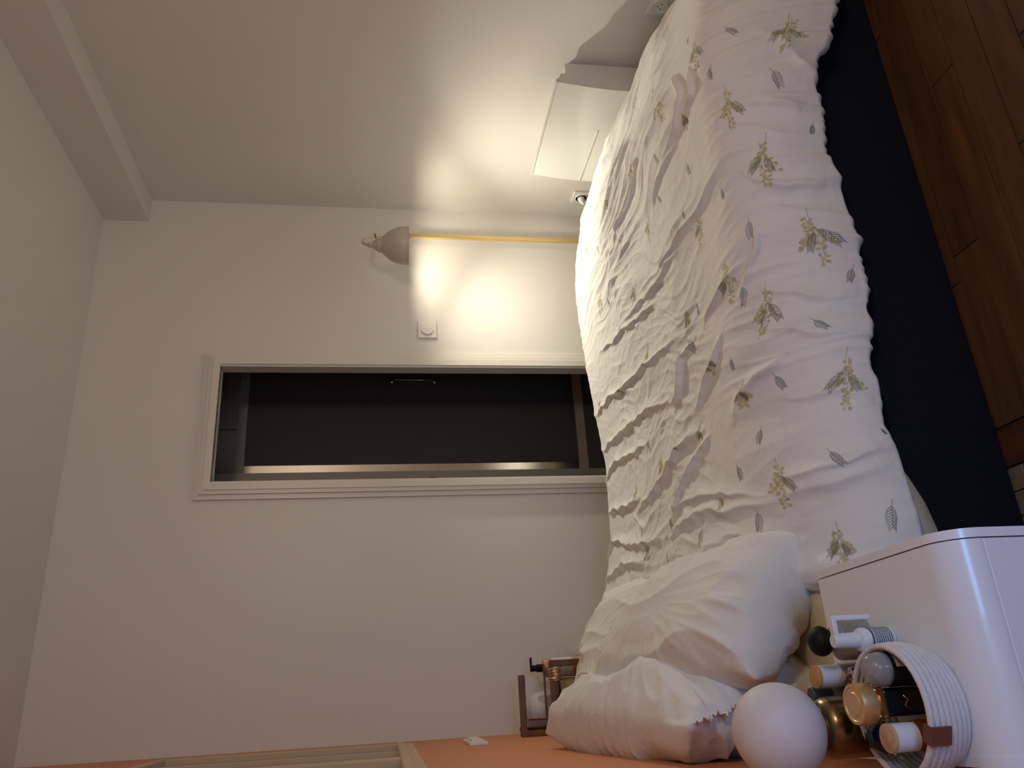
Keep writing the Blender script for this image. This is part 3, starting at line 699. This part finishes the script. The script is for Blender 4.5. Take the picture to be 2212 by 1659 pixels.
# ------------------------------------------------------------------ nightstands
NSZ = .545
def nightstand(label, y0, y1, x0=-.098, x1=.1895):
    t = thing('nightstand', label, 'nightstand', ((x0+x1)/2, (y0+y1)/2, 0), 0, 'white nightstands either side of the bed')
    ox, oy = (x0+x1)/2, (y0+y1)/2
    R_ = .052
    def prof(off=0):
        pts = [(y1-oy-off, .06+off)]
        pts += [(y1-oy-off, NSZ-off)]
        for k in range(15):
            a = PI/2*k/14; pts.append((y0-oy+R_-(R_-off)*math.sin(a), NSZ-R_+(R_-off)*math.cos(a)))
        pts += [(y0-oy+off, .06+off)]
        return pts
    for sx in (-1, 1):
        xa = sx*(x1-x0)/2; xb = xa-sx*.0125
        b_ = NB(); prism(b_, prof(), 'x', min(xa, xb), max(xa, xb)); obj('side_panel', b_, stand_mat, t, auto=35)
    # bent top running over into the front: thin shell
    o_ = [p for p in prof(.0012) if p[1] > NSZ-R_-.002]; o_ = [p for p in o_ if p[1] > .46]
    o_ = [p for p in o_]
    outer = o_[:-1] if o_[-1][1] < .47 else o_
    i_ = []
    for (yy, zz) in outer: i_.append((yy*.97, zz-.012))
    b_ = NB(); hx = (x1-x0)/2-.0140
    prism(b_, outer+i_[::-1], 'x', -hx-.0015, hx); obj('top_panel', b_, stand_mat, t, auto=35)
    zs = NSZ-R_-.0015
    for k, (za, zb) in enumerate(((zs-.155, zs), (zs-.155-.158, zs-.158), (.075, zs-.155-.161))):
        d = obj('drawer_front', bx(-hx-.0015, hx, y0-oy+.0012, y0-oy+.02, za, zb-.0008, bev=.001, seg=1), stand_mat, t)
    obj('carcass', bx(-hx, hx, y0-oy+.021, y1-oy-.012, .07, .525), line_mat, t)
    for sx in (-1, 1):
        for sy in (-1, 1):
            obj('leg', bx(sx*.11-.012, sx*.11+.012, sy*.13-.012, sy*.13+.012, 0, .062, bev=.002), stand_mat, t)
    return t
ns = nightstand('white nightstand with a rounded front edge in front, crowded with bottles', .940, 1.281)
nf_ = copy_tree(ns); nf_.location = (ns.location.x+.008, ns.location.y+1.895, 0)
nf_['label'] = 'white nightstand in the far corner behind the pillows'

# ------------------------------------------------------------------ globe lamps
def globe_lamp(label, x, y, r, bh, k=1.0):
    t = thing('globe_lamp', label, 'lamp', (x, y, NSZ), 0, 'opal globe table lamps on the nightstands')
    base = [(0, 0), (.046*k, 0), (.048*k, .003), (.048*k, bh-.020), (.0465*k, bh-.012), (.043*k, bh-.006), (.038*k, bh-.002), (.034*k, bh), (0, bh)]
    obj('base', lathe(NB(), base, 56), old_brass, t, auto=25)
    obj('globe', sphere(NB(), (0, 0, bh+r*.94), r, 64, 40, .99), globe_mat, t, smooth=True)
    obj('collar', lathe(NB(), [(.028*k, bh-.002), (.031*k, bh+.001), (.031*k, bh+.006), (.026*k, bh+.008)], 40), brass, t, smooth=True)
    return t
globe_lamp('opal globe lamp on a brass base, on the near nightstand', -.049, 1.185, .0665, .098, .89)
globe_lamp('opal globe lamp on the far nightstand, behind the wooden jewellery stand', -.006, 3.075, .0665, .098, .89)

# ------------------------------------------------------------------ things on the near nightstand
glass = mat('clear_glass', (.97, .97, .97), .03, trans=1, ior=1.45)
thin_glass = mat('tinted_glass', (.62, .56, .53), .06, trans=.75, ior=1.3)
rose_liq = mat('rose_liquid', (.20, .12, .10), .15, trans=.2)
amber = mat('amber_glass', (.22, .055, .022), .06, trans=.35, ior=1.4)
black_gl = mat('black_glass', (.006, .006, .007), .08, coat=.4)
black_sat = mat('black_satin', (.006, .006, .007), .55, spec=.25)
gold = mat('polished_gold', (.83, .58, .27), .2, 1.0)
gold_sat = mat('satin_gold', (.78, .52, .24), .42, .85)
wood_lt = mat('light_wood_cap', (.50, .27, .11), .5, noise=((90, 90, 400), .3))
cap_white = mat('white_cap', (.68, .70, .74), .3)
blue_lab = mat('blue_label', (.03, .08, .32), .35)
grey_lab = mat('grey_paper_label', (.42, .44, .47), .6)
ink = mat('dark_ink', (.03, .04, .08), .6)
dark_cap = mat('dark_grey_cap', (.045, .043, .042), .4)
pink = mat('pink_plastic', (.62, .16, .17), .35)
steel = mat('polished_steel', (.60, .56, .55), .16, 1.0)
clear_plastic = mat('frosted_plastic', (.60, .58, .56), .18, trans=.6, ior=1.3)

def rounded_box(w_, d_, h_, r, z0=0, n=8, top=.0):
    """upright box with round vertical corners and softened shoulders"""
    bm = NB(); rings = []
    prof = [(0, 0), (0, h_-top)]+[(top*(1-math.cos(PI/2*k/6)), h_-top+top*math.sin(PI/2*k/6)) for k in range(1, 7)] if top else [(0, 0), (0, h_)]
    for ins, z in prof:
        pts = []; W2, D2 = w_/2-ins, d_/2-ins; rr_ = max(.001, min(r, W2, D2))
        for q, (cx, cy) in enumerate(((W2-rr_, D2-rr_), (-W2+rr_, D2-rr_), (-W2+rr_, -D2+rr_), (W2-rr_, -D2+rr_))):
            for k in range(n+1):
                a = PI/2*(q+k/n); pts.append(bm.verts.new((cx+rr_*math.cos(a), cy+rr_*math.sin(a), z0+z)))
        rings.append(pts)
    for a, b_ in zip(rings, rings[1:]):
        for i in range(len(a)): j = (i+1) % len(a); bm.faces.new((a[i], a[j], b_[j], b_[i]))
    bm.faces.new(rings[0][::-1]); bm.faces.new(rings[-1]); return bm
def arc_label(bm, r, a0, a1, z0, z1, n=14, t=.0004):
    V = []
    for i in range(n+1):
        a = a0+(a1-a0)*i/n
        V.append([bm.verts.new(((r+o)*math.cos(a), (r+o)*math.sin(a), z)) for o in (0, t) for z in (z0, z1)])
    for A, B in zip(V, V[1:]):
        bm.faces.new((A[2], B[2], B[3], A[3])); bm.faces.new((A[1], A[3], B[3], B[1])); bm.faces.new((A[0], B[0], B[2], A[2]))
    bmesh.ops.recalc_face_normals(bm, faces=bm.faces[:]); return bm
def print_lines(r, a0, a1, zs, seed, hgt=.0012, gap=.3):
    rd = random.Random(seed); bm = NB()
    for z in zs:
        a = a0
        while a < a1-.05:
            b_ = min(a1, a+rd.uniform(.08, .35)); 
            arc_label(bm, r, a, b_, z, z+hgt, 3, .00015); a = b_+.05
    return bm

# clear bottle with a black ball cap
t = thing('perfume_bottle', 'wide clear bottle with a black ball cap, furthest right on the near nightstand', 'bottle', (.071, 1.176, NSZ))
obj('bottle_body', rounded_box(.058, .036, .054, .014, top=.013), clear_plastic, t, auto=40)
obj('liquid', rounded_box(.050, .028, .036, .010, z0=.005), rose_liq, t, auto=40)
obj('neck', lathe(NB(), [(.008, .052), (.008, .058), (.010, .059), (.010, .061)], 20), gold, t, auto=30)
obj('ball_cap', sphere(NB(), (0, 0, .0735), .0222, 32, 20, .82), black_sat, t, smooth=True)
# throat spray with a hinged nozzle arm
t = thing('spray_bottle', 'small white spray bottle with a folded nozzle arm, beside the rope basket', 'bottle', (.066, 1.112, NSZ))
obj('bottle_body', lathe(NB(), [(0, 0), (.0145, 0), (.0155, .002), (.0155, .038), (.013, .041)], 36), cap_white, t, auto=30)
obj('label', arc_label(NB(), .0157, -2.9, .9, .004, .034, 24), grey_lab, t)
obj('label_print', print_lines(.0162, -2.3, .4, [.006+.0034*k for k in range(8)], 3), ink, t)['kind'] = 'stuff'
obj('blue_ring', arc_label(NB(), .0158, 0, 2*PI, .0345, .0365, 32), ink, t)
obj('collar', lathe(NB(), [(.0135, .0385), (.0165, .0395), (.0168, .046), (.0155, .050), (.0115, .052)], 36), cap_white, t, auto=30)
obj('spray_cap', lathe(NB(), [(.0108, .051), (.0112, .053), (.0100, .088), (.0085, .090), (0, .0905)], 32), cap_white, t, auto=30)
a_ = NB(); box(a_, .004, .034, -.0075, .0045, .082, .0895, bev=.0015); box(a_, .0275, .0350, -.006, .003, .028, .087, bev=.0016)
obj('nozzle_arm', a_, cap_white, t, auto=30)
# white cap with wooden top
t = thing('cream_bottle', 'clear bottle with a white cap and wooden lid, upright behind the rope basket', 'bottle', (.022, 1.212, NSZ))
obj('bottle_body', lathe(NB(), [(0, 0), (.0155, 0), (.0168, .002), (.0168, .032), (.016, .036), (.014, .037)], 36), clear_plastic, t, auto=30)
obj('liquid', lathe(NB(), [(0, .003), (.0155, .003), (.0155, .026), (0, .026)], 30), rose_liq, t, auto=30)
obj('cap', lathe(NB(), [(.0165, .036), (.0165, .070)], 36), cap_white, t, auto=30)
obj('wooden_lid', lathe(NB(), [(.0167, .070), (.0167, .0745), (.0150, .0752), (0, .0740)], 36), wood_lt, t, auto=30)
# grey cap, blue label
t = thing('nail_bottle', 'small clear bottle with a dark grey cap and a blue label', 'bottle', (-.004, 1.242, NSZ))
obj('bottle_body', lathe(NB(), [(0, 0), (.0175, 0), (.0185, .002), (.0185, .026), (.016, .033), (.0115, .038), (.0105, .040)], 36), clear_plastic, t, auto=40)
obj('label', arc_label(NB(), .0187, 0, 2*PI, .003, .025, 40), blue_lab, t)
obj('label_patch', arc_label(NB(), .0192, -2.1, -1.2, .006, .022, 10), grey_lab, t)
obj('label_print', print_lines(.0197, -2.0, -1.35, [.009, .013, .017], 8), blue_lab, t)
obj('cap', lathe(NB(), [(.0118, .039), (.0122, .041), (.0118, .069), (.0105, .071), (0, .071)], 32), dark_cap, t, auto=30)
# ribbed metal dropper with a copper disc
t = thing('atomiser', 'tiny ribbed metal atomiser with a copper disc on top', 'bottle', (.020, 1.176, NSZ))
rb = [(0, 0), (.012, 0), (.013, .003), (.013, .020)]
for k in range(8): rb += [(.0125, .021+k*.002), (.0112, .022+k*.002)]
rb += [(.006, .038), (.003, .040), (.003, .044)]
obj('bottle_body', lathe(NB(), rb, 32), steel, t, auto=50)
obj('copper_disc', lathe(NB(), [(0, .044), (.0062, .0445), (.0062, .0475), (0, .048)], 24), mat('copper', (.66, .38, .24), .35, .8), t, auto=30)
# pink lipstick
t = thing('lip_balm', 'short pink and white lip balm between the globe lamp and the blue-labelled bottle', 'lip balm', (.004, 1.158+.03, NSZ))
obj('tube', lathe(NB(), [(0, 0), (.007, 0), (.0075, .001), (.0075, .016)], 24), cap_white, t, auto=30)
obj('cap', lathe(NB(), [(.0077, .016), (.0077, .034), (.006, .036), (0, .036)], 24), pink, t, auto=30)

# rope basket
BC = (-.027, 1.056)
bk = thing('rope_basket', 'small round white rope basket full of bottles at the front of the nightstand', 'basket', (BC[0], BC[1], NSZ))
def torus(R, z, r, n=64, m=10, wob=0):
    bm = NB(); rings = []
    for i in range(n):
        a = 2*PI*i/n; Rr = R+wob*math.sin(3*a+z*80)
        rings.append([bm.verts.new(((Rr+r*math.cos(2*PI*k/m))*math.cos(a), (Rr+r*math.cos(2*PI*k/m))*math.sin(a), z+r*math.sin(2*PI*k/m))) for k in range(m)])
    for i in range(n):
        A, B = rings[i], rings[(i+1) % n]
        for k in range(m): bm.faces.new((A[k], B[k], B[(k+1) % m], A[(k+1) % m]))
    return bm
for k in range(8):
    obj('rope_coil', torus(.071+.0055*math.sin(PI*(k+.8)/9)+.001*k, .0042+k*.0078, .0044, wob=.0007), rope_mat, bk, smooth=True)
fl_ = NB(); lathe(fl_, [(0, .0015), (.074, .0015), (.074, .007), (0, .007)], 48); obj('basket_floor', fl_, rope_mat, bk, auto=30)
g_ = NB(); box(g_, -.0115, .0115, -.0035, .0, -.022, .004, bev=.0006); box(g_, -.0115, .0115, -.0035, .012, .004, .0065, bev=.0006)
tag_ = obj('leather_tag', g_, leather, bk); tag_.location = (-.031, -.0800, .060); tag_.rotation_euler = (0, 0, -.38)
BZ = NSZ+.0072
# dark bottle, clear dome, silver label
t = thing('serum_bottle', 'round black bottle with a clear dome and a silver label, in the rope basket', 'bottle', (.0235, 1.047, BZ))
obj('bottle_body', lathe(NB(), [(0, 0), (.0215, 0), (.023, .002), (.023, .050), (.0215, .056)], 40), black_gl, t, auto=30)
obj('dome', lathe(NB(), [(.0222, .055), (.0222, .062), (.0205, .072), (.016, .079), (.008, .083), (0, .084)], 40), clear_plastic, t, smooth=True)
obj('pump', lathe(NB(), [(0, .055), (.008, .055), (.008, .066), (.005, .067), (.005, .074), (0, .075)], 20), steel, t, auto=30)
obj('label', arc_label(NB(), .0232, -1.5, .55, .006, .050, 20), grey_lab, t)
obj('label_print', print_lines(.0237, -1.3, .3, [.012, .019, .026, .033, .040], 5, .0016), ink, t)['kind'] = 'stuff'
# black flacon with a gold cap
t = thing('perfume_bottle', 'square black bottle with a big round gold cap, in the middle of the rope basket', 'bottle', (-.018, 1.068, BZ), .0)
obj('bottle_body', rounded_box(.036, .042, .064, .006, top=.004), black_gl, t, auto=40)
obj('collar_plate', rounded_box(.040, .046, .006, .005, z0=.064), gold, t, auto=40)
cp = [(0, .070), (.018, .070), (.020, .073), (.0265, .075), (.0270, .090), (.0255, .0965), (.0215, .0970), (.0205, .0958), (.0155, .0955), (.0145, .0965), (.006, .0968), (0, .0965)]
obj('cap', lathe(NB(), cp, 48), gold_sat, t, auto=25)
for k, (xx_, yy_) in enumerate(((-.016, -.019), (.016, -.019))):
    obj('rivet', sphere(NB(), (xx_, yy_, .0735), .003, 12, 8), gold, t, smooth=True)
obj('gold_emblem', tube(NB(), [(-.010, -.0215, .030), (-.004, -.0215, .036), (.002, -.0215, .030), (.008, -.0215, .036)], .0009, 6), gold, t, smooth=True)
# amber bottle, white cap, wooden lid
t = thing('cream_bottle', 'amber bottle with a white cap and wooden lid, leftmost in the rope basket', 'bottle', (-.060, 1.032, BZ))
obj('bottle_body', lathe(NB(), [(0, 0), (.0185, 0), (.020, .002), (.020, .036), (.0185, .042), (.014, .045)], 40), amber, t, auto=30)
obj('cap', lathe(NB(), [(.0175, .044), (.0175, .076)], 40), cap_white, t, auto=30)
obj('wooden_lid', lathe(NB(), [(.0177, .076), (.0177, .0805), (.016, .0812), (0, .0800)], 40), mat('pale_wood_cap', (.56, .36, .24), .5, noise=((90, 90, 400), .25)), t, auto=30)
# faceted black stopper
t = thing('perfume_bottle', 'clear bottle with a faceted black stopper and silver beads, next to the brass lamp base', 'bottle', (-.062, 1.092, BZ))
obj('bottle_body', rounded_box(.036, .026, .034, .006, top=.006), clear_plastic, t, auto=40)
obj('stopper', lathe(NB(), [(.008, .034), (.0205, .044), (.0225, .056), (.013, .070), (0, .072)], 7, squash=.85), black_gl, t)
for dx, dy, dz in ((.020, -.012, .066), (.026, -.014, .062), (.024, -.010, .056), (-.020, -.006, .040)):
    obj('silver_bead', sphere(NB(), (dx, dy, dz), .0034, 14, 10), chrome, t, smooth=True)

# ------------------------------------------------------------------ things on the far nightstand
js = thing('jewellery_stand', 'dark wooden jewellery stand with two rods and gold bangles in the far corner', 'stand', (.03, 2.94, NSZ))
J = lambda x: x-.03
obj('base_board', bx(J(-.084), J(.160), -.075, .045, 0, .016, bev=.002), wood_dark, js)
obj('post', bx(J(.138), J(.160), -.03, -.008, .016, .150, bev=.002), wood_dark, js)
obj('post', bx(J(-.084), J(-.064), -.02, .01, .016, .262, bev=.002), wood_dark, js)
obj('post', bx(J(-.066), J(-.052), .02, .034, .016, .262, bev=.002), wood_dark, js)
obj('rod', bx(J(-.084), J(.116), -.012, .010, .240, .262, bev=.002), wood_dark, js)
obj('rod', bx(J(-.004), J(.160), -.028, -.010, .134, .152, bev=.002), wood_dark, js)
obj('rail', bx(J(-.084), J(.150), .020, .034, .16, .166, bev=.001), wood_dark, js)
pn = NB(); box(pn, J(-.052), J(-.030), -.004, .002, .03, .235); obj('earring_plate', pn, mat('grey_metal_plate', (.22, .19, .16), .4, .6), js)
for sx in (-.054, -.029):
    obj('bead_string', tube(NB(), [(J(sx)+.001*math.sin(k*2.1), -.006, .02+k*.0072) for k in range(31)], [.0022+.001*(k % 2) for k in range(31)], 8), wood_dark, js, smooth=True)
for k in range(5): obj('ear_stud', sphere(NB(), (J(-.041), -.006, .06+k*.037), .0024, 10, 8), chrome, js, smooth=True)
for k in range(11):
    b_ = torus(.0215+.002*math.sin(k*2), 0, .0016, 36, 6)
    bmesh.ops.rotate(b_, verts=b_.verts, matrix=Matrix.Rotation(PI/2+.12*math.sin(k*1.7), 3, 'Y'))
    bmesh.ops.translate(b_, verts=b_.verts, vec=(J(.092+k*.0042), -.019, .134-.0025+.002*math.sin(k)))
    o = obj('bangle', b_, gold_wire, None, smooth=True); o.location = (.03, 2.94, NSZ)
    setp(o, 'thin gold bangle hung on the short rod of the jewellery stand', 'bangle', 'gold bangles on the jewellery stand')
t = thing('pump_bottle', 'pink lotion bottle with a black pump on the far nightstand', 'bottle', (.140, 3.02, NSZ))
obj('bottle_body', lathe(NB(), [(0, 0), (.031, 0), (.033, .003), (.033, .148), (.030, .155), (.014, .158)], 40), mat('pink_bottle', (.60, .27, .20), .4), t, auto=30)
obj('label', arc_label(NB(), .0332, -2.6, .4, .05, .125, 20), cap_white, t)
obj('pump_collar', lathe(NB(), [(.014, .157), (.014, .178), (.011, .182), (.011, .196), (0, .197)], 28), black_sat, t, auto=30)
obj('pump_head', bx(-.012, .038, -.006, .006, .196, .203, bev=.002), black_sat, t)
t = thing('candle_jar', 'pale yellow candle in a glass jar beside the jewellery stand', 'candle', (.083, 2.985+.03, NSZ))
t.location = (.066, 3.03, NSZ)
obj('jar', lathe(NB(), [(0, 0), (.036, 0), (.038, .003), (.038, .100), (.0365, .104)], 40), mat('cream_wax', (.55, .44, .26), .4, coat=.3), t, auto=30)
obj('lid', lathe(NB(), [(.0385, .100), (.0385, .110), (0, .112)], 40), mat('brown_lid', (.08, .035, .02), .4), t, auto=30)
t = thing('trinket_box', 'small olive glass trinket box with gilt edges under the wooden rod', 'box', (.035, 2.93, NSZ+.016))
obj('box_glass', bx(-.033, .033, -.022, .022, .003, .066), mat('olive_glass', (.14, .13, .07), .15), t)
g_ = NB()
for x in (-.034, .034):
    for y in (-.023, .023): box(g_, x-.0012, x+.0012, y-.0012, y+.0012, 0, .069)
for z in (.0012, .068):
    for y in (-.023, .023): box(g_, -.034, .034, y-.0012, y+.0012, z-.0012, z+.0012)
    for x in (-.034, .034): box(g_, x-.0012, x+.0012, -.023, .023, z-.0012, z+.0012)
obj('gilt_frame', g_, gold_wire, t)
